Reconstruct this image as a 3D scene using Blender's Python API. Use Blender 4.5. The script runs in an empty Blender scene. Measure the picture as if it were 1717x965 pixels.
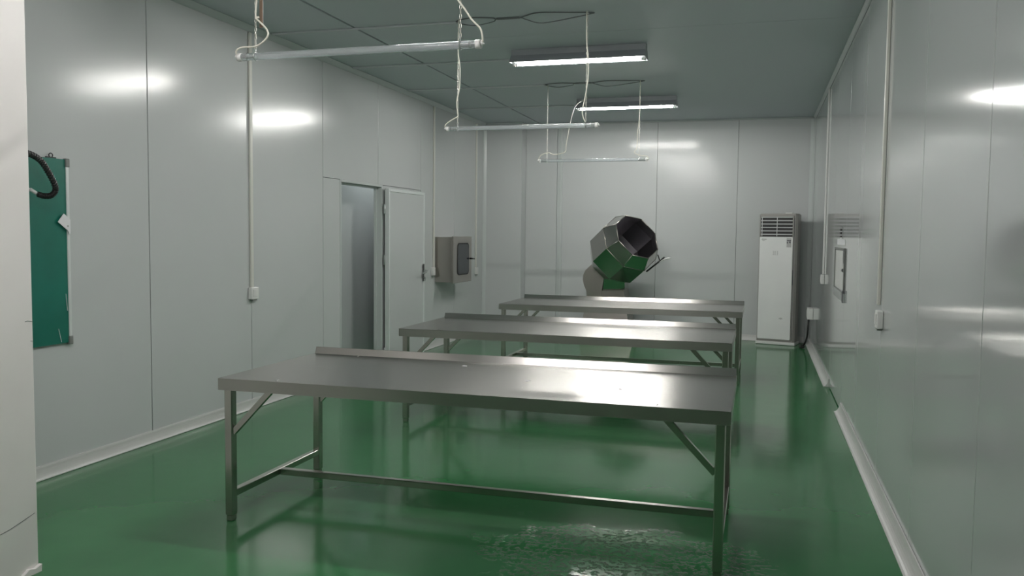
import bpy, bmesh, math, random
from mathutils import Vector, Matrix
random.seed(7)
S = bpy.context.scene
COL = S.collection
PI = math.pi

# ---------------------------------------------------------------- camera
FPX, YAW, PITCH, ROLL = 1424.67, .283, -.0628, .0106
CAM = Vector((0, 0, 1.43))
fw = Vector((-math.sin(YAW)*math.cos(PITCH), math.cos(YAW)*math.cos(PITCH), math.sin(PITCH)))
r0 = Vector((math.cos(YAW), math.sin(YAW), 0)); u0 = r0.cross(fw)
cr, sr = math.cos(ROLL), math.sin(ROLL)
rt = cr*r0 + sr*u0; up = -sr*r0 + cr*u0
cd = bpy.data.cameras.new('camera'); cam = bpy.data.objects.new('camera', cd); COL.objects.link(cam)
m = Matrix((rt, up, -fw)).transposed().to_4x4(); m.translation = CAM
cam.matrix_world = m
cd.sensor_width = 36; cd.lens = FPX/1717*36; cd.clip_start = .02; cd.clip_end = 100
S.camera = cam

# ---------------------------------------------------------------- world, exposure, lamp strengths
w = bpy.data.worlds.new('world'); S.world = w; w.use_nodes = True
w.node_tree.nodes['Background'].inputs[0].default_value = (.55, .6, .65, 1)
w.node_tree.nodes['Background'].inputs[1].default_value = .05
S.view_settings.view_transform = 'Standard'; S.view_settings.look = 'None'
S.view_settings.exposure = .12; S.view_settings.gamma = 1; S.view_settings.use_curve_mapping = False
TUBE_E = 250.0
TUBE_NEAR_E = 260.0   # the out of frame lamp beside the stub wall
CORRIDOR_FILL_E = 190.0
LAMPS = [(-1.555, 7.32), (-1.555, 10.08), (-1.555, 4.57), (-1.555, 1.8)]

XL, XR, YB, H = -3.9227, .6744, 12.18, 3.0488
YB2 = 11.94      # the boxed out strip of the back wall
YF = -2.6

# ---------------------------------------------------------------- materials
def mat(name, col, rough=.5, metal=0, **k):
    m = bpy.data.materials.new(name); m.use_nodes = True
    b = m.node_tree.nodes['Principled BSDF']
    b.inputs['Base Color'].default_value = (*col, 1)
    b.inputs['Roughness'].default_value = rough
    b.inputs['Metallic'].default_value = metal
    for a, v in k.items(): b.inputs[a].default_value = v
    return m
def nodes(m): return m.node_tree.nodes, m.node_tree.links, m.node_tree.nodes['Principled BSDF']
def vary(m, scale, lo, hi, stretch=(1,1,1), detail=4):
    """noise between two colours in object space"""
    n, l, b = nodes(m)
    tc = n.new('ShaderNodeTexCoord'); mp = n.new('ShaderNodeMapping'); mp.inputs['Scale'].default_value = stretch
    t = n.new('ShaderNodeTexNoise'); t.inputs['Scale'].default_value = scale; t.inputs['Detail'].default_value = detail
    r = n.new('ShaderNodeValToRGB'); r.color_ramp.elements[0].color = (*lo, 1); r.color_ramp.elements[1].color = (*hi, 1)
    r.color_ramp.elements[0].position = .3; r.color_ramp.elements[1].position = .7
    l.new(tc.outputs['Object'], mp.inputs[0]); l.new(mp.outputs[0], t.inputs['Vector'])
    l.new(t.outputs['Fac'], r.inputs[0]); l.new(r.outputs[0], b.inputs['Base Color'])
    return t, mp, r
def bump(m, scale, strength, dist=.01, stretch=(1,1,1), detail=2):
    n, l, b = nodes(m)
    tc = n.new('ShaderNodeTexCoord'); mp = n.new('ShaderNodeMapping'); mp.inputs['Scale'].default_value = stretch
    t = n.new('ShaderNodeTexNoise'); t.inputs['Scale'].default_value = scale; t.inputs['Detail'].default_value = detail
    bp = n.new('ShaderNodeBump'); bp.inputs['Strength'].default_value = strength; bp.inputs['Distance'].default_value = dist
    l.new(tc.outputs['Object'], mp.inputs[0]); l.new(mp.outputs[0], t.inputs['Vector'])
    l.new(t.outputs['Fac'], bp.inputs['Height']); l.new(bp.outputs[0], b.inputs['Normal'])
    return bp

WALLC = (.56, .58, .583)
M = {}
M['panel'] = mat('wall_panel', WALLC, .18, .0, IOR=1.36)
vary(M['panel'], .7, (.545, .565, .568), (.575, .595, .598)); bump(M['panel'], 1.1, .12, .01, (1,1,.35), 1)
M['panel_right'] = mat('right_wall_panel', WALLC, .09, .2, IOR=1.5); bump(M['panel_right'], 1.1, .1, .006, (1,1,.35), 1)
M['panel_rough'] = mat('back_panel', WALLC, .13, 0, **{'Specular IOR Level': .16})
M['dark_wall'] = mat('dark_front_wall', (.26, .25, .24), .5); bump(M['panel_rough'], 1.3, .1, .01, (1,1,.3), 1)
M['ceil'] = mat('ceiling_panel', (.54, .575, .61), .5, 0, **{'Specular IOR Level': .04})
M['seam'] = mat('seam', (.10, .105, .105), .5)
M['plaster'] = mat('plaster', (.82, .79, .78), .45); vary(M['plaster'], 3, (.80,.77,.755), (.84,.81,.80)); bump(M['plaster'], 9, .15, .01)
M['pvc'] = mat('white_pvc', (.74, .74, .73), .3)
M['pvc_old'] = mat('cream_pvc', (.66, .66, .61), .35)
M['cove'] = mat('cove_plastic', (.62, .62, .61), .3); bump(M['cove'], 14, .12, .01)
M['trimgrey'] = mat('grey_trim', (.55, .585, .58), .3)
M['alu'] = mat('aluminium', (.6, .62, .62), .32, 1)
M['darkplastic'] = mat('black_plastic', (.012, .012, .013), .4)
M['blackrubber'] = mat('black_rubber', (.02, .019, .02), .35)
M['greyplastic'] = mat('grey_plastic', (.19, .2, .19), .45)
M['board'] = mat('green_board', (.008, .145, .105), .35); vary(M['board'], 5, (.007,.13,.092), (.01,.16,.118))
M['paper'] = mat('paper', (.75, .75, .78), .7)
M['cord'] = mat('cream_cord', (.70, .68, .60), .5)
M['cablegrey'] = mat('grey_cable', (.13, .14, .15), .5)
M['bronze'] = mat('brown_strap', (.13, .09, .06), .5)
M['acwhite'] = mat('ac_white', (.66, .66, .665), .28); vary(M['acwhite'], 3, (.80,.80,.81), (.84,.84,.84))
M['acgrey'] = mat('ac_grey', (.30, .29, .275), .38)
M['acslat'] = mat('ac_slat', (.6, .6, .62), .35)
M['smudge'] = mat('smudge', (.42, .42, .42), .5)
M['ink'] = mat('ink', (.1, .1, .11), .5)
M['chain'] = mat('chain_steel', (.75, .74, .68), .35, .8)
M['darkglass'] = mat('dark_glass', (.03, .033, .042), .08)
M['seal'] = mat('black_seal', (.01, .01, .01), .5)
M['kick'] = mat('kick_plate', (.33, .35, .35), .25)
M['mirrorplate'] = mat('polished_plate', (.85, .85, .86), .03, 1)
M['pane'] = mat('white_pane', (.62, .62, .60), .1)
M['batten'] = mat('batten_enamel', (.30, .32, .34), .4)

def brushed(name, T, base=(.50,.485,.465), rough=.27, aniso=.8, grain=(1.5, 220, 220)):
    m = mat(name, base, rough, 1)
    n, l, b = nodes(m)
    b.inputs['Anisotropic'].default_value = aniso
    c = n.new('ShaderNodeCombineXYZ')
    for i in range(3): c.inputs[i].default_value = T[i]
    l.new(c.outputs[0], b.inputs['Tangent'])
    tc = n.new('ShaderNodeTexCoord'); mp = n.new('ShaderNodeMapping'); mp.inputs['Scale'].default_value = grain
    t = n.new('ShaderNodeTexNoise'); t.inputs['Scale'].default_value = 1.5; t.inputs['Detail'].default_value = 3
    mr = n.new('ShaderNodeMapRange'); mr.inputs['To Min'].default_value = rough*.97; mr.inputs['To Max'].default_value = rough*1.03
    l.new(tc.outputs['Object'], mp.inputs[0]); l.new(mp.outputs[0], t.inputs['Vector'])
    l.new(t.outputs['Fac'], mr.inputs[0]); l.new(mr.outputs[0], b.inputs['Roughness'])
    return m
M['steel_top'] = brushed('brushed_steel_top', (0, 1, .02))
M['steel_leg'] = mat('steel_tube', (.48, .465, .435), .2, 1)
M['steel_ridge'] = brushed('brushed_steel_ridge', (0, .42, .9), (.5,.485,.465), .24, .7)
M['steel_apron'] = brushed('brushed_steel_apron', (0, .02, 1), (.43,.42,.40), .28, .6)
M['steel_m'] = mat('machine_steel', (.52, .51, .49), .2, 1); bump(M['steel_m'], 4, .06)
M['steel_body'] = mat('machine_body_steel', (.40, .375, .35), .3, 1)
M['steel_in'] = mat('machine_inside_steel', (.33, .32, .34), .35, 1)
M['steel_box'] = mat('cabinet_steel', (.50, .47, .44), .28, 1)

# tube light that is on
M['tube_on'] = mat('lit_tube', (1,1,1), .5)
n, l, b = nodes(M['tube_on']); b.inputs['Emission Color'].default_value = (1, .985, .94, 1); b.inputs['Emission Strength'].default_value = TUBE_E
M['tube_near'] = mat('lit_tube_near', (1,1,1), .5)
n, l, b = nodes(M['tube_near']); b.inputs['Emission Color'].default_value = (1, .95, .93, 1); b.inputs['Emission Strength'].default_value = TUBE_NEAR_E
M['corridor_fill'] = mat('corridor_fill', (1,1,1), .5)  # glow of the added fill light in the corridor
n, l, b = nodes(M['corridor_fill']); b.inputs['Emission Color'].default_value = (.93, 1, .98, 1); b.inputs['Emission Strength'].default_value = CORRIDOR_FILL_E
# clear quartz tube
M['glass'] = mat('clear_glass', (.93, .96, .98), .12, 0, **{'Transmission Weight': .86, 'IOR': 1.45})

# green epoxy floor, with a wet rough patch before the front table
def floor_mat():
    m = mat('green_epoxy', (.02, .13, .05), .12, 0, IOR=1.42)
    n, l, b = nodes(m)
    tc = n.new('ShaderNodeTexCoord')
    t = n.new('ShaderNodeTexNoise'); t.inputs['Scale'].default_value = .9; t.inputs['Detail'].default_value = 5
    l.new(tc.outputs['Object'], t.inputs['Vector'])
    r = n.new('ShaderNodeValToRGB'); e = r.color_ramp.elements
    e[0].position = .3; e[0].color = (.026, .140, .048, 1); e[1].position = .72; e[1].color = (.042, .195, .072, 1)
    l.new(t.outputs['Fac'], r.inputs[0])
    # faint pale scuffs
    s = n.new('ShaderNodeTexNoise'); s.inputs['Scale'].default_value = 3.2; s.inputs['Detail'].default_value = 8; s.inputs['Roughness'].default_value = .7
    l.new(tc.outputs['Object'], s.inputs['Vector'])
    sr_ = n.new('ShaderNodeMapRange'); sr_.inputs['From Min'].default_value = .63; sr_.inputs['From Max'].default_value = .8; sr_.inputs['To Max'].default_value = .35
    l.new(s.outputs['Fac'], sr_.inputs[0])
    mx = n.new('ShaderNodeMixRGB'); mx.inputs[2].default_value = (.12, .28, .17, 1)
    l.new(sr_.outputs[0], mx.inputs[0]); l.new(r.outputs[0], mx.inputs[1]); l.new(mx.outputs[0], b.inputs['Base Color'])
    # broad waviness
    bt = n.new('ShaderNodeTexNoise'); bt.inputs['Scale'].default_value = 2.2; bt.inputs['Detail'].default_value = 3
    l.new(tc.outputs['Object'], bt.inputs['Vector'])
    b1 = n.new('ShaderNodeBump'); b1.inputs['Strength'].default_value = .25; b1.inputs['Distance'].default_value = .006
    l.new(bt.outputs['Fac'], b1.inputs['Height'])
    # wet patch mask: distance in an ellipse
    mp = n.new('ShaderNodeMapping'); mp.vector_type = 'POINT'
    mp.inputs['Location'].default_value = (.55/.55, -3.66/.36, 0); mp.inputs['Scale'].default_value = (1/.55, 1/.36, 1)
    l.new(tc.outputs['Object'], mp.inputs[0])
    ln = n.new('ShaderNodeVectorMath'); ln.operation = 'LENGTH'; l.new(mp.outputs[0], ln.inputs[0])
    dn = n.new('ShaderNodeTexNoise'); dn.inputs['Scale'].default_value = 5; l.new(tc.outputs['Object'], dn.inputs['Vector'])
    ad = n.new('ShaderNodeMath'); ad.operation = 'ADD'; l.new(ln.outputs['Value'], ad.inputs[0]); l.new(dn.outputs['Fac'], ad.inputs[1])
    mk = n.new('ShaderNodeMapRange'); mk.inputs['From Min'].default_value = 1.75; mk.inputs['From Max'].default_value = 1.0
    l.new(ad.outputs[0], mk.inputs[0])
    wt = n.new('ShaderNodeTexNoise'); wt.inputs['Scale'].default_value = 34; wt.inputs['Detail'].default_value = 5
    l.new(tc.outputs['Object'], wt.inputs['Vector'])
    th = n.new('ShaderNodeMapRange'); th.inputs['From Min'].default_value = .5; th.inputs['From Max'].default_value = .66; l.new(wt.outputs['Fac'], th.inputs[0])
    mu = n.new('ShaderNodeMath'); mu.operation = 'MULTIPLY'; l.new(mk.outputs[0], mu.inputs[0]); l.new(th.outputs[0], mu.inputs[1])
    b2 = n.new('ShaderNodeBump'); b2.inputs['Strength'].default_value = .8; b2.inputs['Distance'].default_value = .011
    l.new(mu.outputs[0], b2.inputs['Height']); l.new(b1.outputs[0], b2.inputs['Normal']); l.new(b2.outputs[0], b.inputs['Normal'])
    rr = n.new('ShaderNodeMapRange'); rr.inputs['To Min'].default_value = .12; rr.inputs['To Max'].default_value = .06
    l.new(mk.outputs[0], rr.inputs[0]); l.new(rr.outputs[0], b.inputs['Roughness'])
    return m
M['floor'] = floor_mat()

# ---------------------------------------------------------------- mesh helpers
def bx(bm, x0, x1, y0, y1, z0, z1, bev=0, mi=0, seg=1):
    x0, x1 = min(x0,x1), max(x0,x1); y0, y1 = min(y0,y1), max(y0,y1); z0, z1 = min(z0,z1), max(z0,z1)
    v = [bm.verts.new(p) for p in ((x0,y0,z0),(x1,y0,z0),(x1,y1,z0),(x0,y1,z0),(x0,y0,z1),(x1,y0,z1),(x1,y1,z1),(x0,y1,z1))]
    f = [bm.faces.new([v[i] for i in q]) for q in ((0,3,2,1),(4,5,6,7),(0,1,5,4),(1,2,6,5),(2,3,7,6),(3,0,4,7))]
    for q in f: q.material_index = mi
    if bev:
        es = list({e for q in f for e in q.edges})
        r = bmesh.ops.bevel(bm, geom=es, offset=bev, segments=seg, affect='EDGES', profile=.5)
        for q in r['faces']: q.material_index = mi
    return v
def frame_of(d):
    d = d.normalized(); a = Vector((0,0,1)) if abs(d.z) < .9 else Vector((1,0,0))
    x = a.cross(d).normalized(); return x, d.cross(x)
def tube(bm, pts, r, n=8, cap=True, mi=0, smooth=True):
    pts = [Vector(p) for p in pts]; rings = []; x = None
    for i, p in enumerate(pts):
        d = (pts[min(i+1, len(pts)-1)] - pts[max(i-1, 0)]).normalized()
        if x is None: x, y = frame_of(d)
        else:
            x = (x - d*x.dot(d)).normalized(); y = d.cross(x)
        rr = r[i] if isinstance(r, (list, tuple)) else r
        rings.append([bm.verts.new(p + x*math.cos(2*PI*k/n)*rr + y*math.sin(2*PI*k/n)*rr) for k in range(n)])
    for a, b in zip(rings, rings[1:]):
        for k in range(n):
            f = bm.faces.new((a[k], a[(k+1)%n], b[(k+1)%n], b[k])); f.smooth = smooth; f.material_index = mi
    if cap:
        f = bm.faces.new(rings[0][::-1]); f.material_index = mi
        f = bm.faces.new(rings[-1]); f.material_index = mi
def spline(pts, n=8):
    P = [Vector(p) for p in pts]; P = [P[0]*2-P[1]] + P + [P[-1]*2-P[-2]]; out = []
    for i in range(1, len(P)-2):
        for k in range(n):
            t = k/n; a,b,c,d = P[i-1],P[i],P[i+1],P[i+2]
            out.append(.5*((2*b)+(c-a)*t+(2*a-5*b+4*c-d)*t*t+(3*b-a-3*c+d)*t**3))
    out.append(P[-2]); return out
def prism(bm, prof, axis, a, b, mi=0, smooth=False):
    """prof: 2D points in the two other axes; extruded from a to b"""
    def mk(p, t):
        return {'x': (t, p[0], p[1]), 'y': (p[0], t, p[1]), 'z': (p[0], p[1], t)}[axis]
    A = [bm.verts.new(mk(p, a)) for p in prof]; B = [bm.verts.new(mk(p, b)) for p in prof]
    k = len(prof)
    for i in range(k):
        f = bm.faces.new((A[i], A[(i+1)%k], B[(i+1)%k], B[i])); f.material_index = mi; f.smooth = smooth
    for q in (A[::-1], B):
        f = bm.faces.new(q); f.material_index = mi
def bar(bm, p0, p1, w, h, upv=(0,0,1), bev=0):
    """rectangular bar from p0 to p1"""
    p0, p1 = Vector(p0), Vector(p1); d = (p1-p0).normalized(); s = d.cross(Vector(upv)).normalized(); t = s.cross(d)
    vs = []
    for p in (p0, p1):
        for a, b in ((-1,-1),(1,-1),(1,1),(-1,1)): vs.append(bm.verts.new(p + s*a*w/2 + t*b*h/2))
    for q in ((0,3,2,1),(4,5,6,7),(0,1,5,4),(1,2,6,5),(2,3,7,6),(3,0,4,7)): bm.faces.new([vs[i] for i in q])
def rrect(x0, x1, y0, y1, r, n=5):
    out = []
    for cx, cy, a in ((x1-r,y1-r,0),(x0+r,y1-r,90),(x0+r,y0+r,180),(x1-r,y0+r,270)):
        for k in range(n+1):
            t = math.radians(a+90*k/n); out.append((cx+r*math.cos(t), cy+r*math.sin(t)))
    return out
def obj(name, bm, mats, parent=None):
    bmesh.ops.recalc_face_normals(bm, faces=bm.faces)
    me = bpy.data.meshes.new(name); bm.to_mesh(me); bm.free()
    for k in (mats if isinstance(mats, (list, tuple)) else [mats]): me.materials.append(M[k])
    o = bpy.data.objects.new(name, me); COL.objects.link(o)
    if parent: o.parent = parent
    return o
def B(): return bmesh.new()
def thing(name, label, cat, loc=(0,0,0), rz=0, group=None):
    o = bpy.data.objects.new(name, None); COL.objects.link(o); o.location = loc; o.rotation_euler = (0,0,rz)
    o.empty_display_size = .1
    return tag(o, label, cat, group)
def tag(o, label, cat, group=None):
    o['label'] = label; o['category'] = cat
    if group: o['group'] = group
    return o
def struct(o):
    o['kind'] = 'structure'; return o
def box(name, mt, parent, *a, **k):
    bm = B(); bx(bm, *a, **k); return obj(name, bm, mt, parent)
def copy_tree(o, parent=None):
    c = o.copy(); COL.objects.link(c); c.parent = parent
    for ch in list(o.children): copy_tree(ch, c)
    return c

# ================================================================ THE ROOM
bm = B(); bx(bm, XL-1.8, XR+.2, YF-.2, YB+.3, -.1, 0); struct(obj('floor', bm, 'floor'))

T = .06   # panel thickness
G = .0038 # half seam
# left wall: panels with joints, a doorway between y 7.49 and 8.43 up to z 1.94
DY0, DY1, DZ = 7.49, 8.43, 1.935
bm = B()
seams = [YF, -1.1, .08, 1.26, 2.44, 3.62, 4.79, 5.972, 7.147, 8.34, 9.53, 10.70, YB]
for a, b2 in zip(seams, seams[1:]):
    a += G; b2 -= G
    if b2 <= DY0 or a >= DY1: bx(bm, XL-T, XL, a, b2, 0, H, bev=.0015)
    else:
        bx(bm, XL-T, XL, a, b2, DZ+.012, H, bev=.0015)
        if a < DY0-.02: bx(bm, XL-T, XL, a, DY0-.012, 0, DZ+.008, bev=.0015)
        if b2 > DY1+.02: bx(bm, XL-T, XL, DY1+.012, b2, 0, DZ+.008, bev=.0015)
bx(bm, XL-.08, XL-T, YF, DY0-.012, 0, H, mi=1); bx(bm, XL-.08, XL-T, DY1+.012, YB, 0, H, mi=1)
bx(bm, XL-.08, XL-T, DY0-.012, DY1+.012, DZ+.01, H, mi=1)
struct(obj('wall_left', bm, ['panel', 'seam']))
# door frame round the opening
bm = B()
for y0, y1 in ((DY0-.012, DY0+.012), (DY1-.012, DY1+.012)): bx(bm, XL-.06, XL+.006, y0, y1, 0, DZ+.012, bev=.002)
bx(bm, XL-.06, XL+.006, DY0, DY1, DZ-.012, DZ+.012, bev=.002)
for y0, y1 in ((DY0+.012, DY0+.02), (DY1-.03, DY1-.012)): bx(bm, XL-.08, XL-.05, y0, y1, 0, DZ-.012, bev=.002)
bx(bm, XL-.08, XL-.05, DY0+.02, DY1-.03, DZ-.03, DZ-.012, bev=.002)
fr = struct(obj('trim_doorway', bm, 'trimgrey'))
# corridor beyond the doorway
bm = B()
bx(bm, XL-.5, XL-.42, 5.5, 14.2, 0, H); bx(bm, XL-.5, XL-.1, 5.4, 5.5, 0, H); bx(bm, XL-.5, XL-.1, 14.1, 14.2, 0, H)
bx(bm, XL-.1, XL-.05, YB+.1, 14.2, 0, H)
struct(obj('wall_corridor', bm, 'panel_rough'))
bm = B(); bx(bm, XL-1.75, XL-.05, YB+.3, 14.3, -.1, 0); struct(obj('floor_corridor', bm, 'floor'))

# right wall
bm = B()
rs = [YF, -1.7, -.55, .62, 1.78, 2.95, 4.08, 5.21, 6.33, 7.43, 8.60, 9.75, 10.9, YB]
for a, b2 in zip(rs, rs[1:]):
    z0 = .012 if abs(a-7.43) < .01 else 0
    bx(bm, XR, XR+T, a+G, b2-G, z0, H, bev=.0015)
bx(bm, XR+T, XR+.1, YF, YB, 0, H, mi=1)
struct(obj('wall_right', bm, ['panel_right', 'seam']))

# back wall, with the slightly boxed out strip at its left
bm = B()
xs = [XL, -3.345]
bx(bm, XL, -3.345, YB2, YB+.1, 0, H, bev=.0015)
bs = [-3.345, -2.79, -1.423, -.32, XR]
for a, b2 in zip(bs, bs[1:]): bx(bm, a+G/2, b2-G/2, YB, YB+T, 0, H, bev=.001)
bx(bm, -3.345, XR, YB+T, YB+.1, 0, H, mi=1)
struct(obj('wall_back', bm, ['panel_rough', 'seam']))
bm = B(); prism(bm, [(-2.873, YB+.001), (-2.863, YB-.022), (-2.81, YB-.03), (-2.797, YB-.022), (-2.787, YB+.001)], 'z', 0, H-.002)
struct(obj('trim_1', bm, 'trimgrey'))
# front wall behind the camera
bm = B(); bx(bm, XL-.1, XR+.1, YF-.1, YF, 0, H); struct(obj('wall_front', bm, 'dark_wall'))
# stub wall on the left whose white plastered side faces the room
bm = B(); bx(bm, XL, -2.872, .2, 2.80, 0, H, bev=.006, seg=2)
stub = struct(obj('wall_stub', bm, 'plaster'))
bm = B()
tube(bm, [(-2.8715, 2.785, .252), (-2.871, 2.72, .236), (-2.871, 2.66, .222), (-2.8715, 2.60, .214)], .001, 5)
tube(bm, [(-2.8715, 2.797, 1.052), (-2.871, 2.77, 1.056), (-2.8715, 2.76, 1.054)], .001, 5)
tube(bm, [(-2.8715, 2.797, .97), (-2.871, 2.785, .972)], .001, 5)
obj('crack', bm, 'ink', stub)
bm = B()
prism(bm, [(2.70,0),(2.80,0),(2.803,.03),(2.77,.02),(2.74,.028),(2.71,.012)], 'x', -2.874, -2.858)
obj('chipped_edge', bm, 'plaster', stub)
# ceiling
bm = B()
SX = -3.13
bx(bm, XL-1.8, SX-.012, YF-.2, YB+.3, H, H+.05, bev=.001)
bx(bm, SX+.012, XR+.2, YF-.2, 6.79, H, H+.05, bev=.001)
bx(bm, SX+.012, XR+.2, 6.796, YB+.3, H, H+.05, bev=.001)
bx(bm, XL-1.8, XR+.2, YF-.2, 14.3, H+.05, H+.1, mi=1)
struct(obj('ceiling', bm, ['ceil', 'seam']))
# angle trims under the ceiling
def cornice(axis, at, sgn, a, b2, name, s=.045):
    bm = B(); e = .002
    prof = [(at+sgn*e, H-e), (at+sgn*s, H-e), (at+sgn*s, H-.006), (at+sgn*.012, H-s*.85), (at+sgn*e, H-s)]
    prism(bm, prof, axis, a, b2); struct(obj(name, bm, 'cornice'))
M['cornice'] = mat('cornice', (.48, .51, .52), .35)
cornice('y', XL, 1, YF+.01, YB2-.01, 'trim_2')
cornice('y', XR, -1, YF+.01, YB-.01, 'trim_3', .03)
cornice('x', YB2, -1, XL+.05, -3.345, 'trim_4', .03)
cornice('x', YB, -1, -3.30, XR-.04, 'trim_5', .02)
# corner posts
bm = B(); prism(bm, [(XL+.001, YB2-.001), (XL+.001, YB2-.045), (XL+.014, YB2-.02), (XL+.045, YB2-.001)], 'z', .0, H-.03); struct(obj('trim_6', bm, 'trimgrey'))
bm = B(); prism(bm, [(XR-.001, YB-.001), (XR-.001, YB-.07), (XR-.02, YB-.03), (XR-.06, YB-.001)], 'z', .0, H-.03); struct(obj('trim_7', bm, 'trimgrey'))
# cove skirtings
def cove(axis, at, sgn, a, b2, name, fl=.052, hh=.08):
    prof = [(at+sgn*.0015, .0015), (at+sgn*fl, .0015), (at+sgn*fl, .006)]
    for k in range(1, 7):
        t = k/7*PI/2
        prof.append((at+sgn*(fl-(fl-.010)*math.sin(t)), .006+(hh-.016)*(1-math.cos(t))))
    prof += [(at+sgn*.010, hh-.01), (at+sgn*.008, hh), (at+sgn*.0015, hh)]
    bm = B(); prism(bm, prof, axis, a, b2, smooth=False); return struct(obj(name, bm, 'cove'))
cove('y', XL, 1, 2.81, DY0-.03, 'baseboard_left', .03)
cove('y', XL, 1, DY1+.03, YB2-.03, 'baseboard_left_rear', .03)
cove('y', XR, -1, YF+.05, 7.40, 'baseboard_right')
cove('y', XR, -1, 8.62, YB-.09, 'baseboard_right_rear')
cove('x', YB, -1, -3.3, XR-.07, 'baseboard_back', .04)
cove('x', YB2, -1, XL+.06, -3.36, 'baseboard_back_left', .04)

# door leaf swung open flat against the left wall
d = struct(bpy.data.objects.new('door_1', None)); COL.objects.link(d); d.location = (XL+.03, DY1+.015, .012)
d.rotation_euler = (0, 0, math.radians(-2.2))
LW, LH, LT = .93, 1.90, .05
bm = B(); bx(bm, .005, LT-.008, .014, LW-.014, .02, LH-.02); obj('door_panel', bm, 'panel', d)
bm = B()
for a in ((0,LT,0,.028,0,LH), (0,LT,LW-.022,LW,0,LH), (0,LT,.028,LW-.022,LH-.035,LH), (0,LT,.028,LW-.022,0,.03)): bx(bm, *a, bev=.003)
M['alu_soft'] = mat('soft_aluminium', (.74, .77, .77), .3, .2)
obj('edge_frame', bm, 'alu_soft', d)
for z in (1.68, 1.13, .12):
    bm = B(); tube(bm, [(.0, -.006, z-.055), (.0, -.006, z+.055)], .009, 8)
    bx(bm, .0, .004, -.03, .03, z-.05, z+.05); obj('hinge', bm, 'alu', d)
M['darksteel'] = mat('dark_lock_steel', (.16, .16, .16), .35, .8)
hb = B(); bx(hb, LT-.03, LT-.005, LW-.004, LW+.006, .84, 1.08, bev=.002); bx(hb, LT, LT+.008, LW-.055, LW-.02, .86, 1.06, bev=.003, seg=2); bx(hb, -.008, 0, LW-.055, LW-.02, .86, 1.06, bev=.003)
hp = obj('lock_plate', hb, 'darksteel', d)
hb = B()
tube(hb, spline([(LT+.006, LW-.038, .98), (LT+.05, LW-.038, .98), (LT+.06, LW-.06, .975), (LT+.06, LW-.17, .96)], 5), .011, 8)
tube(hb, spline([(-.006, LW-.038, .99), (-.02, LW-.038, .99), (-.022, LW-.03, .99), (-.022, LW+.09, 1.02)], 5), .011, 8)
obj('lever_handle', hb, 'alu', d)
hb = B(); tube(hb, [(LT+.006, LW-.038, .9), (LT+.03, LW-.038, .9)], .011, 10); bx(hb, LT+.03, LT+.034, LW-.045, LW-.03, .86, .91, bev=.001); obj('key', hb, 'alu', d)

# flush door in the right wall: kick bar, glazed pane and notices
d2 = struct(bpy.data.objects.new('door_2', None)); COL.objects.link(d2); d2.location = (XR, 7.43, 0)
def rp(name, mt, y0, y1, z0, z1, t=.008, b_=.002):
    bm = B(); bx(bm, -t, -.0005, y0-7.43, y1-7.43, z0, z1, bev=b_); return obj(name, bm, mt, d2)
rp('glazing_pane', 'pane', 7.46, 8.32, .99, 1.325, .006)
bm = B()
for a in ((7.43,7.455,.96,1.345), (8.325,8.345,.96,1.345), (7.455,8.325,1.328,1.345)): bx(bm, -.012, -.0005, a[0]-7.43, a[1]-7.43, a[2], a[3], bev=.002)
obj('glazing_frame', bm, 'greyplastic', d2)
bm = B()
prism(bm, [(7.37-7.43,.905),(7.37-7.43,.975),(8.37-7.43,.985),(8.42-7.43,.95),(8.37-7.43,.915)], 'x', -.014, -.0005)
obj('push_bar', bm, 'kick', d2)
rp('lock_case', 'ink', 7.40, 7.46, .90, 1.0, .018)
rp('closer_strip', 'ink', 7.44, 7.50, 1.22, 1.34, .014)
rp('knob', 'ink', 7.50, 7.56, 1.15, 1.175, .02, .006)
rp('notice', 'paper', 7.5, 8.2, 1.37, 1.42, .003, .001)
rp('polished_plate', 'mirrorplate', 7.74, 7.95, 1.425, 1.53, .004, .001)

# ================================================================ LAMPS
def batten(x, y, label, lit=True, wires=True):
    t = thing('batten_light', label, 'ceiling light', (x, y, H), 0, 'tube battens on the ceiling')
    Lh = .588
    bm = B(); prism(bm, [(-.048, -.001), (.048, -.001), (.048, -.052), (.105, -.116), (.105, -.119), (.10, -.119), (.03, -.09), (-.03, -.09), (-.10, -.119), (-.105, -.119), (-.105, -.116), (-.048, -.052)], 'x', -Lh, Lh)  # wings widened and lowered to keep light off the upper walls
    for s in (-1, 1): prism(bm, [(-.05, -.05), (.05, -.05), (.105, -.116), (.105, -.119), (-.105, -.119), (-.105, -.116)], 'x', s*Lh, s*(Lh+.003))  # end plates added to block upward light towards the side walls
    obj('housing', bm, 'batten', t)
    for s in (-1, 1):
        bm = B(); prism(bm, [(-.02, -.08), (.02, -.08), (.018, -.125), (.008, -.136), (-.008, -.136), (-.018, -.125)], 'x', s*(Lh-.004), s*(Lh-.024))
        obj('lamp_holder', bm, 'pvc', t)
    bm = B(); tube(bm, [(-.545, 0, -.116), (.545, 0, -.116)], .0135, 16); tb = obj('tube', bm, 'tube_on' if y > 2 else 'tube_near', t)
    for s in (-1, 1):
        bm = B(); tube(bm, [(s*.545, 0, -.116), (s*.565, 0, -.116)], .014, 14); obj('tube_cap', bm, 'alu', tb)
    return t
for (x, y), lab in zip(LAMPS, ['lit tube batten on the ceiling, the nearer and larger of the two seen',
                               'lit tube batten on the ceiling nearest the back wall, smaller one seen',
                               'lit tube batten on the ceiling above the front table, out of frame',
                               'lit tube batten on the ceiling behind the viewpoint, out of frame']):
    batten(x, y, lab)
t = thing('corridor_fill_light', 'added unseen round fill light for the corridor beyond the open doorway', 'ceiling light', (XL-.25, 9.0, H))
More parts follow.
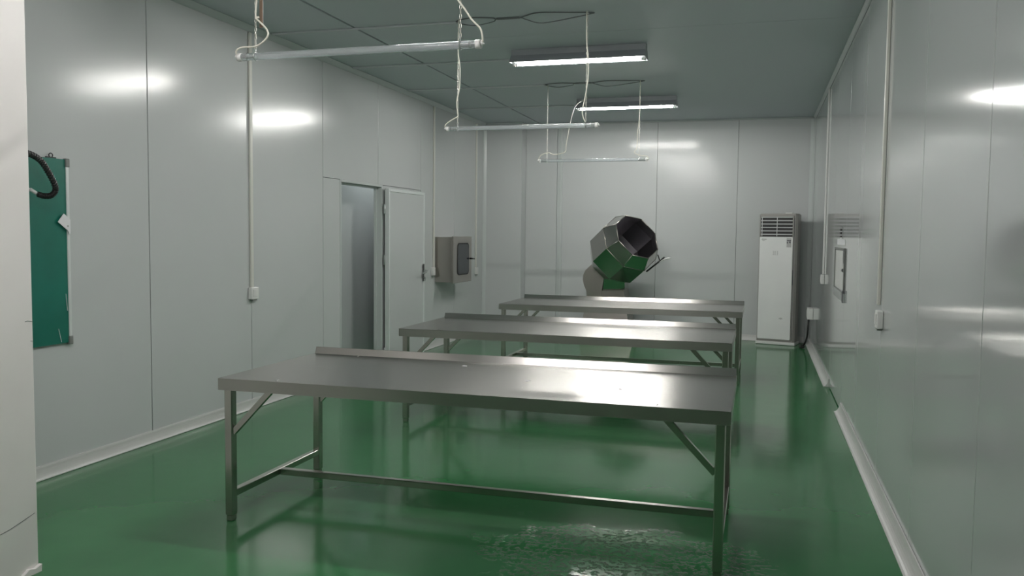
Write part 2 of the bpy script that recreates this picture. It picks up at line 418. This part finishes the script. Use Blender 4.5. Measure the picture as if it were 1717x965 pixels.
bm = B(); tube(bm, [(0,0,-.001), (0,0,-.06)], .12, 24); obj('fill_disc', bm, 'corridor_fill', t)  # added glowing disc, out of view, to brighten the corridor wall

# ================================================================ HANGING CLEAR TUBES
def chain(bm, p0, p1, r=.0075, wire=.0016):
    p0, p1 = Vector(p0), Vector(p1); L = (p1-p0).length; n = int(L/(r*2.6)); d = (p1-p0)/n
    for k in range(n+1):
        c = p0 + d*k
        rot = (k % 2)
        ring = []
        for i in range(8):
            a = 2*PI*i/8; o = Vector((math.cos(a)*r*.62, 0, math.sin(a)*r*1.5))
            if rot: o = Vector((0, o.x, o.z))
            ring.append(c+o)
        ring.append(ring[0]); ring.append(ring[1])
        tube(bm, ring, wire, 4, cap=False)
def hanging(y, label, corded):
    z = 2.228
    t = thing('hanging_tube', label, 'hanging tube lamp', (-1.738, y, z), 0, 'unlit clear tube lamps hung on chains')
    Lh = .565
    bm = B()
    tube(bm, [(-Lh, 0, 0), (Lh, 0, 0)], .0165, 24, cap=False)
    R2 = .0148
    n0 = len(bm.faces)
    tube(bm, [(-Lh, 0, 0), (Lh, 0, 0)], R2, 24, cap=False)
    o = obj('glass_tube', bm, 'glass', t)
    # the inner skin must face inward
    me = o.data
    bm = bmesh.new(); bm.from_mesh(me); bm.faces.ensure_lookup_table()
    for f in bm.faces:
        c = f.calc_center_median(); rad = Vector((0, c.y, c.z)); inner = rad.length < .0156
        if (f.normal.dot(rad) > 0) == inner: f.normal_flip()
    bm.to_mesh(me); bm.free()
    for s in (-1, 1):
        bm = B(); tube(bm, [(s*Lh, 0, 0), (s*(Lh+.022), 0, 0)], [.0185, .0185], 14); tube(bm, [(s*(Lh+.022), 0, 0), (s*(Lh+.03), 0, .008)], .011, 8)
        obj('end_cap', bm, 'pvc', t)
        bm = B(); tube(bm, [(s*(Lh-.07), 0, 0), (s*(Lh-.004), 0, 0)], .0075, 8); tube(bm, [(s*(Lh-.03), 0, 0), (s*(Lh-.022), 0, 0)], .0135, 10)
        obj('electrode', bm, 'alu', t)
        bm = B()
        ring = [Vector((s*.495, math.cos(a*PI/6)*.0185, math.sin(a*PI/6)*.0185)) for a in range(13)]
        tube(bm, ring, .0028, 6, cap=False); tube(bm, [(s*.495, 0, .018), (s*.495, 0, .034)], .003, 6)
        obj('clip', bm, 'alu', t)
    for s in (-1, 1):
        bm = B(); chain(bm, (s*.495, 0, .04), (s*.497, .01, H-z-.004)); obj('chain', bm, 'chain', t)
    # cords
    c = H-z-.004
    for s, pts in corded:
        bm = B(); tube(bm, spline(pts, 6), .0042, 6); obj('cord', bm, 'cord', t)
    return t
c_ = H-2.228-.004
hanging(3.45, 'nearest hanging unlit clear tube lamp with knotted cream cords',
    [(-1, [(-.595,0,.008), (-.59,-.01,.028), (-.56,-.01,.042), (-.50,0,.045), (-.455,-.01,.058), (-.425,-.012,.085), (-.43,-.012,.115), (-.465,-.012,.15), (-.488,-.01,.17), (-.47,-.01,.173), (-.487,-.01,.18), (-.478,-.01,.3), (-.485,-.01,.42), (-.476,-.01,.6), (-.49,0,c_)]),
     (1, [(.595,0,.008), (.596,-.01,.035), (.585,-.01,.065), (.55,-.01,.10), (.515,-.01,.15), (.488,-.01,.185), (.482,-.01,.21), (.502,-.01,.26), (.486,-.01,.36), (.5,-.01,.5), (.495,0,c_)])])
hanging(6.15, 'middle hanging unlit clear tube lamp, above the second table',
    [(-1, [(-.595,0,.008), (-.59,-.01,.03), (-.55,-.01,.06), (-.50,-.01,.085), (-.49,-.008,.1), (-.50,-.012,.2), (-.478,-.012,.3), (-.475,-.012,.45), (-.492,-.01,.6), (-.49,0,c_)]),
     (1, [(.495,-.012,.022), (.478,-.012,.06), (.472,-.012,.11), (.49,-.012,.2), (.51,-.01,.34), (.508,-.01,.48), (.492,0,.62), (.49,0,c_)])])
hanging(8.98, 'farthest hanging unlit clear tube lamp with a kinked cord, near the back wall',
    [(-1, [(-.595,0,.008), (-.56,-.01,.06), (-.48,-.01,.085), (-.42,-.01,.065), (-.34,-.01,.075), (-.29,-.01,.1), (-.28,0,.2), (-.265,.3,.6), (-.26,1.0,c_)]),
     (1, [(.595,0,.008), (.58,-.01,.03), (.50,-.01,.045), (.45,-.01,.07), (.455,-.012,.09), (.475,-.012,.13), (.48,-.012,.3), (.495,-.01,.45), (.495,0,c_)])])
# brown strap behind the nearest left chain
bm = B(); bx(bm, -2.222, -2.205, 3.466, 3.469, 2.36, H-.002)
tag(obj('strap', bm, 'bronze'), 'narrow brown strap hanging beside the left chain of the nearest tube lamp', 'strap')

# trunking across the ceiling and loose cables
def trunking_x(x0, x1, y, label):
    bm = B(); bx(bm, x0, x1, y-.012, y+.012, H-.016, H-.0005, bev=.003); tag(obj('cable_trunking', bm, 'trimgrey2'), label, 'trunking', 'white cable trunking')
M['trimgrey2'] = mat('grey_white_trunking', (.50, .53, .55), .4)
trunking_x(XL+.05, -2.27, 6.22, 'thin ceiling trunking ending at the left chain of the middle hanging tube')
trunking_x(XL+.05, -2.24, 7.66, 'thin ceiling trunking running to the nearer lit batten')
trunking_x(XL+.05, -2.24, 9.02, 'thin ceiling trunking ending at the left chain of the farthest hanging tube')
trunking_x(XL+.05, -2.27, 10.5, 'thin ceiling trunking running to the lit batten by the back wall')
def loose(y, label, x0=-2.27, x1=-1.2, sag=.024):
    bm = B(); z = H-.006
    xm0, xm1 = x0+.33, x0+.50
    for k in (0, 1):
        q = (0, 1) if k else (-1, 0)      # one bows sideways along the ceiling, the other sags
        def o_(t): return (y + q[0]*t*3.2*sag, z - q[1]*t*1.6*sag)
        P = [(x0, y, z)] + [(x, *o_(v)) for x, v in ((x0+.06, .6), ((x0+xm0)/2, 1), (xm0-.03, .45))] + [(xm0, y, z), (xm1, y, z)] + [(x, *o_(v)) for x, v in ((xm1+.06, .5), ((xm1+x1)/2-.1, 1.3), (x1-.12, .5))] + [(x1, y, z)]
        tube(bm, spline(P, 6), .0042, 6)
    bx(bm, xm0-.005, xm1+.005, y-.014, y+.016, H-.011, H-.001, bev=.002)
    tag(obj('ceiling_cable', bm, 'cablegrey'), label, 'cable', 'loose sagging cables under the ceiling')
loose(6.2, 'grey cable sagging under the ceiling between the chains of the middle hanging tube')
loose(9.0, 'grey cable sagging under the ceiling between the chains of the farthest hanging tube', sag=.02)

# ================================================================ TABLES
TL, TD, TZ, TA = 2.43, .945, .716, .058
def make_table():
    t = thing('work_table', '', 'table')
    bm = B(); bx(bm, 0, TL, 0, TD-.012, TZ-.002, TZ, bev=0)
    obj('tabletop', bm, 'steel_top', t); bm = B()
    bx(bm, 0, TL, 0, .0025, TZ-TA, TZ-.0005); bx(bm, 0, .0025, 0, TD, TZ-TA, TZ-.0005); bx(bm, TL-.0025, TL, 0, TD, TZ-TA, TZ-.0005)
    bx(bm, 0, TL, TD-.0025, TD, TZ-TA, TZ)
    obj('apron', bm, 'steel_apron', t)
    bm = B(); prism(bm, [(TD-.022, TZ-.001), (TD-.0035, TZ+.037), (TD-.001, TZ+.038), (TD+.001, TZ-.001)], 'x', .012, TL-.003)
    obj('back_ridge', bm, 'steel_ridge', t)
    lw = .042; i = .02
    for x in (i, TL-i-lw):
        for y in (i, TD-i-lw):
            bm = B(); bx(bm, x, x+lw, y, y+lw, .03, TZ-.003, bev=.004, seg=2)
            lg = obj('leg', bm, 'steel_leg', t)
            bm = B(); bx(bm, x+.003, x+lw-.003, y+.003, y+lw-.003, .001, .031, bev=.003); obj('foot', bm, 'steel_leg', lg)
    for x in (i+lw/2, TL-i-lw/2):
        bm = B(); bx(bm, x-.018, x+.018, i+lw, TD-i-lw, .118, .152, bev=.003); obj('side_stretcher', bm, 'steel_leg', t)
    bm = B(); bx(bm, i+lw-.002, TL-i-lw+.002, TD/2-.018, TD/2+.018, .118, .152, bev=.003); obj('long_stretcher', bm, 'steel_leg', t)
    for y in (i+lw/2, TD-i-lw/2):
        for s in (0, 1):
            xa = i+lw-.002; za = .445; xb = .315; zb = TZ-.006
            if s: xa, xb = TL-xa, TL-xb
            bm = B(); bar(bm, (xa, y, za), (xb, y, zb), .026, .026, (0,1,0)); obj('brace', bm, 'steel_leg', t)
    return t
tb = make_table()
tb['group'] = 'stainless work tables in a row'
TAB = [(-2.5235, 3.55, .0013, 'large stainless steel work table nearest the viewer'),
       (-2.5924, 5.875, -.0031, 'stainless steel work table in the middle of the row of three'),
       (-2.5706, 8.36, -.0029, 'stainless steel work table farthest back, in front of the polygonal drum machine')]
for k, (x, y, a, lab) in enumerate(TAB):
    o = tb if k == 0 else copy_tree(tb)
    o.location = (x, y, 0); o.rotation_euler = (0, 0, a); o['label'] = lab
# small white scraps on the front table top
for k, (x, y, rr, n_) in enumerate([(-1.519, 4.319, .013, 'left'), (-1.072, 3.98, .016, 'middle'), (-.606, 3.907, .012, 'right')]):
    bm = B(); P = [(math.cos(a*PI/5)*rr*(1+.3*math.sin(a*2.3+k)), math.sin(a*PI/5)*rr*.7) for a in range(10)]
    prism(bm, P, 'z', 0, .0012); o = obj('scrap', bm, 'paper'); o.location = (x, y, TZ+.0003); o.rotation_euler = (0, 0, k)
    tag(o, f'tiny white scrap on the nearest table top, the {n_} one of three', 'scrap', 'white scraps on the nearest table')

# ================================================================ LEFT WALL THINGS
def conduit(x, sgn, y, z0, z1, label, wdt=.036, mt='pvc_old'):
    bm = B(); bx(bm, x+sgn*.0008, x+sgn*.018, y-wdt/2, y+wdt/2, z0, z1, bev=.003)
    tag(obj('cable_trunking', bm, mt), label, 'trunking', 'white cable trunking')
def wallbox(name, x, sgn, y, z, label, cat, w=.08, h=.1, d=.035, dark=True):
    t = thing(name, label, cat, (x, y, z), 0)
    bm = B(); bx(bm, sgn*.0008, sgn*d, -w/2, w/2, -h/2, h/2, bev=.005, seg=2); obj('housing', bm, 'pvc', t)
    bm = B(); bx(bm, sgn*d, sgn*(d+.004), -w*.3, w*.3, -h*.28, h*.32, bev=.0015); obj('rocker', bm, 'pvc', t)
    if dark:
        bm = B(); bx(bm, sgn*.003, sgn*(d-.004), -w*.3, w*.3, -h/2-.012, -h/2+.001, bev=.001); obj('bottom_socket', bm, 'greyplastic', t)
conduit(XL, 1, 5.965, .985, H-.05, 'vertical cream trunking on the left wall between board and doorway')
wallbox('switch_box', XL, 1, 5.975, .937, 'white switch box at the bottom of the nearest left wall trunking', 'switch', .1, .095)
conduit(XL, 1, 9.935, 1.0, H-.05, 'vertical white trunking on the left wall between door leaf and steel cabinet')
wallbox('switch_box', XL, 1, 9.90, .96, 'white switch box between the open door leaf and steel cabinet', 'switch', .07, .1)
conduit(XL, 1, 11.58, .955, H-.05, 'vertical white trunking on the left wall in the far corner')
wallbox('switch_box', XL, 1, 11.585, .905, 'white switch box low on the left wall in the far corner', 'switch', .07, .1)
conduit(XR, -1, 5.27, 1.05, H-.03, 'vertical white trunking on the right wall, nearest of the two')
wallbox('switch_box', XR, -1, 5.16, .975, 'white switch box at the bottom of the nearest right wall trunking', 'switch', .09, .1)
conduit(XR, -1, 9.75, 1.04, H-.03, 'vertical white trunking on the right wall beside the air conditioner', mt='pvc')
wallbox('switch_box', XR, -1, 9.72, .985, 'white switch box on the right wall above and before the conditioner plug', 'switch', .1, .1, dark=False)
wallbox('wall_socket', XR, -1, 11.5, .46, 'white wall socket low beside the air conditioner', 'socket', .2, .14, .07, dark=False)

# steel cabinet with a dark rounded window
t = thing('steel_cabinet', 'stainless steel wall cabinet with a dark rounded window in its door', 'cabinet', (XL, 10.0, .82))
W_, H_, D_ = .66, .57, .225
bm = B(); bx(bm, .0008, D_, 0, W_, 0, H_, bev=.004); obj('body', bm, 'steel_box', t)
dr = None
bm = B(); bx(bm, D_+.004, D_+.03, -.02, W_+.02, -.01, H_+.01, bev=.006, seg=2)
dr = obj('door', bm, 'steel_box', t)
bm = B(); prism(bm, rrect(.12, .56, .085, .495, .06), 'x', D_+.029, D_+.034); obj('window_seal', bm, 'seal', dr)
bm = B(); prism(bm, rrect(.135, .545, .10, .48, .05), 'x', D_+.030, D_+.0352); obj('window_pane', bm, 'darkglass', dr)
bm = B(); tube(bm, [(D_+.03, .60, .29), (D_+.065, .60, .29)], .010, 8); tube(bm, [(D_+.06, .56, .29), (D_+.06, .70, .285)], .009, 8)
obj('handle', bm, 'darkplastic', dr)
# the shaded recess plate below it
# green board
t = thing('green_board', 'dark green board with an aluminium edge hung on the left wall', 'board', (XL, 3.4, .755))
BW, BH = .685, 1.09
bm = B(); bx(bm, .006, .018, 0, BW-.02, .012, BH-.006); obj('panel', bm, 'board', t)
bm = B()
bx(bm, .004, .024, BW-.022, BW, .03, BH-.04, bev=.003)
obj('side_rail', bm, 'alu_soft', t)
for z in (.0, BH-.05):
    bm = B(); bx(bm, .002, .028, BW-.026, BW+.004, z, z+.05, bev=.005, seg=2); obj('corner_cap', bm, 'greyplastic', t)
bm = B(); ring = [(.012, .565+math.cos(a*PI/6)*.014, BH+.010+math.sin(a*PI/6)*.012) for a in range(13)]
tube(bm, ring, .003, 6, cap=False); bx(bm, .006, .016, .53, .60, BH-.006, BH+.001); obj('hanging_loop', bm, 'darkplastic', t)
for a, c in (((.0195, .645, .30), (.0195, .655, .20)), ((.0195, .585, .10), (.0195, .605, .02))):
    bm = B(); bar(bm, a, c, .0015, .005, (1,0,0)); obj('chalk_mark', bm, 'paper', t)
# torn paper label on the board edge
bm = B(); prism(bm, [(4.03,1.525),(4.078,1.49),(4.078,1.41),(4.07,1.40),(4.06,1.425),(3.985,1.475)], 'x', XL+.030, XL+.0325)
t = obj('paper_tag', bm, 'paper'); tag(t, 'torn white paper tag stuck on the green board edge', 'paper')
bm = B(); tube(bm, [(XL+.032, 4.058, 1.452), (XL+.034, 4.058, 1.452)], .006, 8); obj('printed_dot', bm, 'smudge', t)
# corrugated hose from behind the stub wall
path = spline([(-3.80, 3.45, 1.86), (-3.775, 3.62, 1.845), (-3.775, 3.74, 1.815), (-3.77, 3.80, 1.75), (-3.765, 3.845, 1.665), (-3.78, 3.835, 1.622), (-3.80, 3.80, 1.615), (-3.82, 3.775, 1.625)], 26)
bm = B(); rad = [.0175 if (k//2) % 2 else .0145 for k in range(len(path))]
tube(bm, path, rad, 12, smooth=False)
t = obj('corrugated_hose', bm, 'blackrubber'); tag(t, 'black corrugated hose curling in front of the green board', 'hose')
bm = B(); tube(bm, [(-3.82, 3.775, 1.625), (-3.85, 3.755, 1.65)], .010, 10); tube(bm, [(-3.85, 3.755, 1.65), (XL+.0215, 3.745, 1.66)], .006, 8); obj('nozzle', bm, 'pvc', t)

# ================================================================ AIR CONDITIONER
t = thing('air_conditioner', 'tall white floor standing air conditioner in the far right corner', 'air conditioner', (-.015, 11.868, 0), math.radians(-13.5))
AW, AD, AH = .50, .26, 1.745
bm = B()
prof = [(0, .02), (.015, .0), (AW-.03, .0), (AW-.004, .03), (AW, .06), (AW-.01, AD-.02), (AW-.03, AD), (.03, AD), (.0, AD-.02)]
prism(bm, prof, 'z', .045, AH)
bmesh.ops.bevel(bm, geom=[e for e in bm.edges if abs(e.verts[0].co.z-AH) < 1e-4 and abs(e.verts[1].co.z-AH) < 1e-4], offset=.012, segments=2, affect='EDGES')
body = obj('body', bm, 'acgrey', t)
bm = B(); bx(bm, -.006, AW+.006, -.014, AD, .002, .042, bev=.006, seg=2); obj('base', bm, 'pvc', t)
bm = B(); prism(bm, rrect(.016, AW-.058, .075, 1.435, .012), 'y', -.014, .002); fp = obj('front_panel', bm, 'acwhite', t)
# printed label, small marks and smudges on the front panel
M['slabel'] = mat('label_grey', (.47, .47, .47), .5)
bm = B(); bx(bm, .365, .425, -.0152, -.0138, 1.30, 1.42); obj('energy_label', bm, 'slabel', fp)
bm = B()
bx(bm, .368, .422, -.0158, -.0150, 1.382, 1.396); bx(bm, .368, .384, -.0158, -.0150, 1.35, 1.375); bx(bm, .396, .418, -.0158, -.0150, 1.355, 1.378)
obj('label_print', bm, 'ink', fp)
bm = B()
for k, x in enumerate((.198, .223, .248)):      # three small characters of display
    for z in (1.245, 1.222, 1.199): bx(bm, x-.008, x+.008, -.0152, -.0138, z-.0025, z+.0025)
    bx(bm, x+.004 if k != 1 else x-.003, x+.008 if k != 1 else x+.001, -.0152, -.0138, 1.20, 1.247)
obj('display_marks', bm, 'smudge', fp)
M['smudge2'] = mat('smudge_pale', (.52, .52, .52), .5)
for cx, cz, sc, an in ((.07, 1.40, .026, .5), (.315, .355, .02, 1.1)):
    bm = B()
    P = [(cx+math.cos(a*PI/5+an)*sc*(1.2+.5*math.sin(a*3+cx*9)), cz+math.sin(a*PI/5+an)*sc*.6*(1+.4*math.cos(a*2))) for a in range(10)]
    prism(bm, P, 'y', -.0146, -.0139); obj('smudge', bm, 'smudge2', fp)
bm = B(); bx(bm, .022, AW-.062, -.004, .003, 1.44, AH-.045); gr = obj('air_outlet', bm, 'seal', t)
for k in range(6):
    z = 1.468 + k*.0455
    bm = B(); prism(bm, [(-.017, z-.006), (-.018, z+.002), (-.005, z+.008), (-.003, z+.003)], 'x', .026, AW-.066); obj('louvre', bm, 'acslat', gr)
for x in (.04, .235):
    bm = B(); bx(bm, x-.004, x+.004, -.012, -.003, 1.445, AH-.05); obj('vertical_vane', bm, 'acslat', gr)
bm = B()
for a in ((.010,.024,1.432,AH-.03), (AW-.064,AW-.046,1.432,AH-.03), (.024,AW-.064,AH-.046,AH-.03)): bx(bm, a[0], a[1], -.016, .002, a[2], a[3], bev=.003)
obj('outlet_frame', bm, 'acgrey', t)
bm = B(); bx(bm, AW-.045, AW-.038, -.003, .003, .07, AH-.06); obj('side_groove', bm, 'ink', t)
bm = B(); bx(bm, AW-.052, AW-.040, -.006, .003, .80, 1.0, bev=.002); obj('side_latch', bm, 'ink', t)
bm = B(); bx(bm, .33, .42, .03, .1, AH-.001, AH+.012, bev=.004); obj('top_tab', bm, 'pvc', t)
# plug cable and a coil behind
bm = B()
tube(bm, spline([(XR-.05, 11.47, .39), (XR-.055, 11.46, .28), (XR-.06, 11.5, .16), (XR-.085, 11.56, .06), (XR-.12, 11.62, .016), (XR-.14, 11.56, .014), (XR-.12, 11.5, .016), (XR-.09, 11.54, .02), (XR-.12, 11.66, .03)], 8), .012, 8)
bx(bm, XR-.062, XR-.038, 11.458, 11.482, .37, .395, bev=.003)
tag(obj('power_cable', bm, 'blackrubber'), 'black power cable hanging from the wall socket beside the conditioner', 'cable')

# ================================================================ DRUM MACHINE
def onplane(px, py, y):
    D = fw + rt*((px-858.5)/FPX) + up*((482.5-py)/FPX)
    return CAM + D*(y/D.y)
t = thing('coating_drum_machine', 'stainless octagonal drum machine tilted on a pedestal by the back wall', 'machine', (-1.87, 11.1, 0))
loc = Vector((-1.87, 11.1, 0))
vr = Vector((.99, .14, 0)); vt = Vector((.14, -.99, 0)); vz = Vector((0,0,1))
ax = (vr*.54 + vz*.52 + vt*.66).normalized()
e1 = (vr*.7 - vz*.72); e1 = (e1 - ax*e1.dot(ax)).normalized(); e2 = ax.cross(e1)
C1 = onplane(1068, 397, 10.95) - loc
def ring(bm, c, R): return [bm.verts.new(c + e1*math.cos(math.radians(22.5+45*k))*R + e2*math.sin(math.radians(22.5+45*k))*R) for k in range(8)]
bm = B()
R0 = .33
spec = [(0, R0), (-.17, R0*1.25), (-.50, R0*1.25), (-.68, R0*.9), (-.74, R0*.45)]
rs_ = [ring(bm, C1+ax*a, r) for a, r in spec]
for a, b2 in zip(rs_, rs_[1:]):
    for k in range(8): bm.faces.new((a[k], a[(k+1)%8], b2[(k+1)%8], b2[k]))
bm.faces.new(rs_[-1])
inn = [ring(bm, C1+ax*a, r-.012) for a, r in [(0, R0), (-.17, R0*1.25), (-.50, R0*1.25), (-.66, R0*.9)]]
for k in range(8): bm.faces.new((rs_[0][k], rs_[0][(k+1)%8], inn[0][(k+1)%8], inn[0][k]))
for a, b2 in zip(inn, inn[1:]):
    for k in range(8):
        f = bm.faces.new((a[k], a[(k+1)%8], b2[(k+1)%8], b2[k])); f.material_index = 1
f = bm.faces.new(inn[-1]); f.material_index = 1
drum = obj('drum', bm, ['steel_m', 'steel_in'], t)
bm = B()
P = [C1+ax*.002 + e1*math.cos(math.radians(22.5+45*k))*R0*.99 + e2*math.sin(math.radians(22.5+45*k))*R0*.99 for k in range(9)]
for a, b2 in zip(P, P[1:]): tube(bm, [a, b2], .006, 6)
for s in (.17,):
    Q = [C1-ax*s + e1*math.cos(math.radians(22.5+45*k))*R0*1.25 + e2*math.sin(math.radians(22.5+45*k))*R0*1.25 for k in range(9)]
    for a, b2 in zip(Q, Q[1:]): tube(bm, [a, b2], .004, 6)
    for a, b2 in zip(P[:8], Q[:8]): tube(bm, [a, b2], .004, 6)
obj('weld_seam', bm, 'steel_body', drum)
# pedestal: curved motor housing on the left, seen from its broad side
def pl(pts, y): return [((onplane(a, b2, y)-loc).x, (onplane(a, b2, y)-loc).z) for a, b2 in pts]
cv = [(999,436), (992,443), (982,452), (978,460), (977,468), (979,478), (983,487), (984,497), (981,512), (1012,512), (1008,497), (1009,487), (1011,474), (1014,462), (1012,452), (1005,443)]
bm = B(); prism(bm, pl(cv, 11.4), 'y', .30, .68)
obj('motor_housing', bm, 'steel_body', t)
hz = pl([(1009,487),(1045,486),(1048,500),(1048,512),(1008,512)], 11.35)
bm = B(); prism(bm, hz, 'y', .25, .70); obj('upper_base', bm, 'steel_body', t)
bm = B()
x0, zt_ = pl([(981,512)], 11.35)[0]; x1 = pl([(1048,512)], 11.35)[0][0]
bl, br = x0-.07, x1+.12
V = [bm.verts.new(p) for p in ((bl,.2,.001),(br,.2,.001),(br,.78,.001),(bl,.78,.001),(x0,.25,zt_),(x1,.25,zt_),(x1,.70,zt_),(x0,.70,zt_))]
for q in ((0,3,2,1),(4,5,6,7),(0,1,5,4),(1,2,6,5),(2,3,7,6),(3,0,4,7)): bm.faces.new([V[i] for i in q])
obj('pedestal', bm, 'steel_body', t)
# gear block under the drum, its face tilted to the floor
gp = [(onplane(a, b2, 11.25)-loc) for a, b2 in ((1013,455),(1046,468),(1045,486),(1008,488))]
bm = B(); F = [bm.verts.new(p) for p in (gp[0]+Vector((0,.06,0)), gp[1]+Vector((0,.06,0)), gp[2]+Vector((0,.13,0)), gp[3]+Vector((0,.13,0)))]
K = [bm.verts.new(v.co + Vector((0, .35, 0))) for v in F]
bm.faces.new(F)
bm.faces.new(K[::-1])
for i in range(4): bm.faces.new((F[i], F[(i+1)%4], K[(i+1)%4], K[i]))
obj('gear_block', bm, 'steel_m', t)
# tilt lever on the right
p0 = onplane(1084,455,11.0)-loc; p1 = onplane(1114,431,10.95)-loc
bm = B(); tube(bm, [p0, p1], .011, 8)
a = onplane(1100,431,11.0)-loc; c = onplane(1106,436,10.97)-loc; tube(bm, [onplane(1103,427,11.0)-loc, c], .008, 6)
lv = obj('tilt_lever', bm, 'darkplastic', t)
bm = B(); tube(bm, [onplane(1106,439,10.96)-loc, onplane(1113,435,10.95)-loc, onplane(1119,433,10.94)-loc, onplane(1124,432.5,10.93)-loc], [.006,.008,.012,.01], 8); obj('lever_grip', bm, 'pvc', lv)
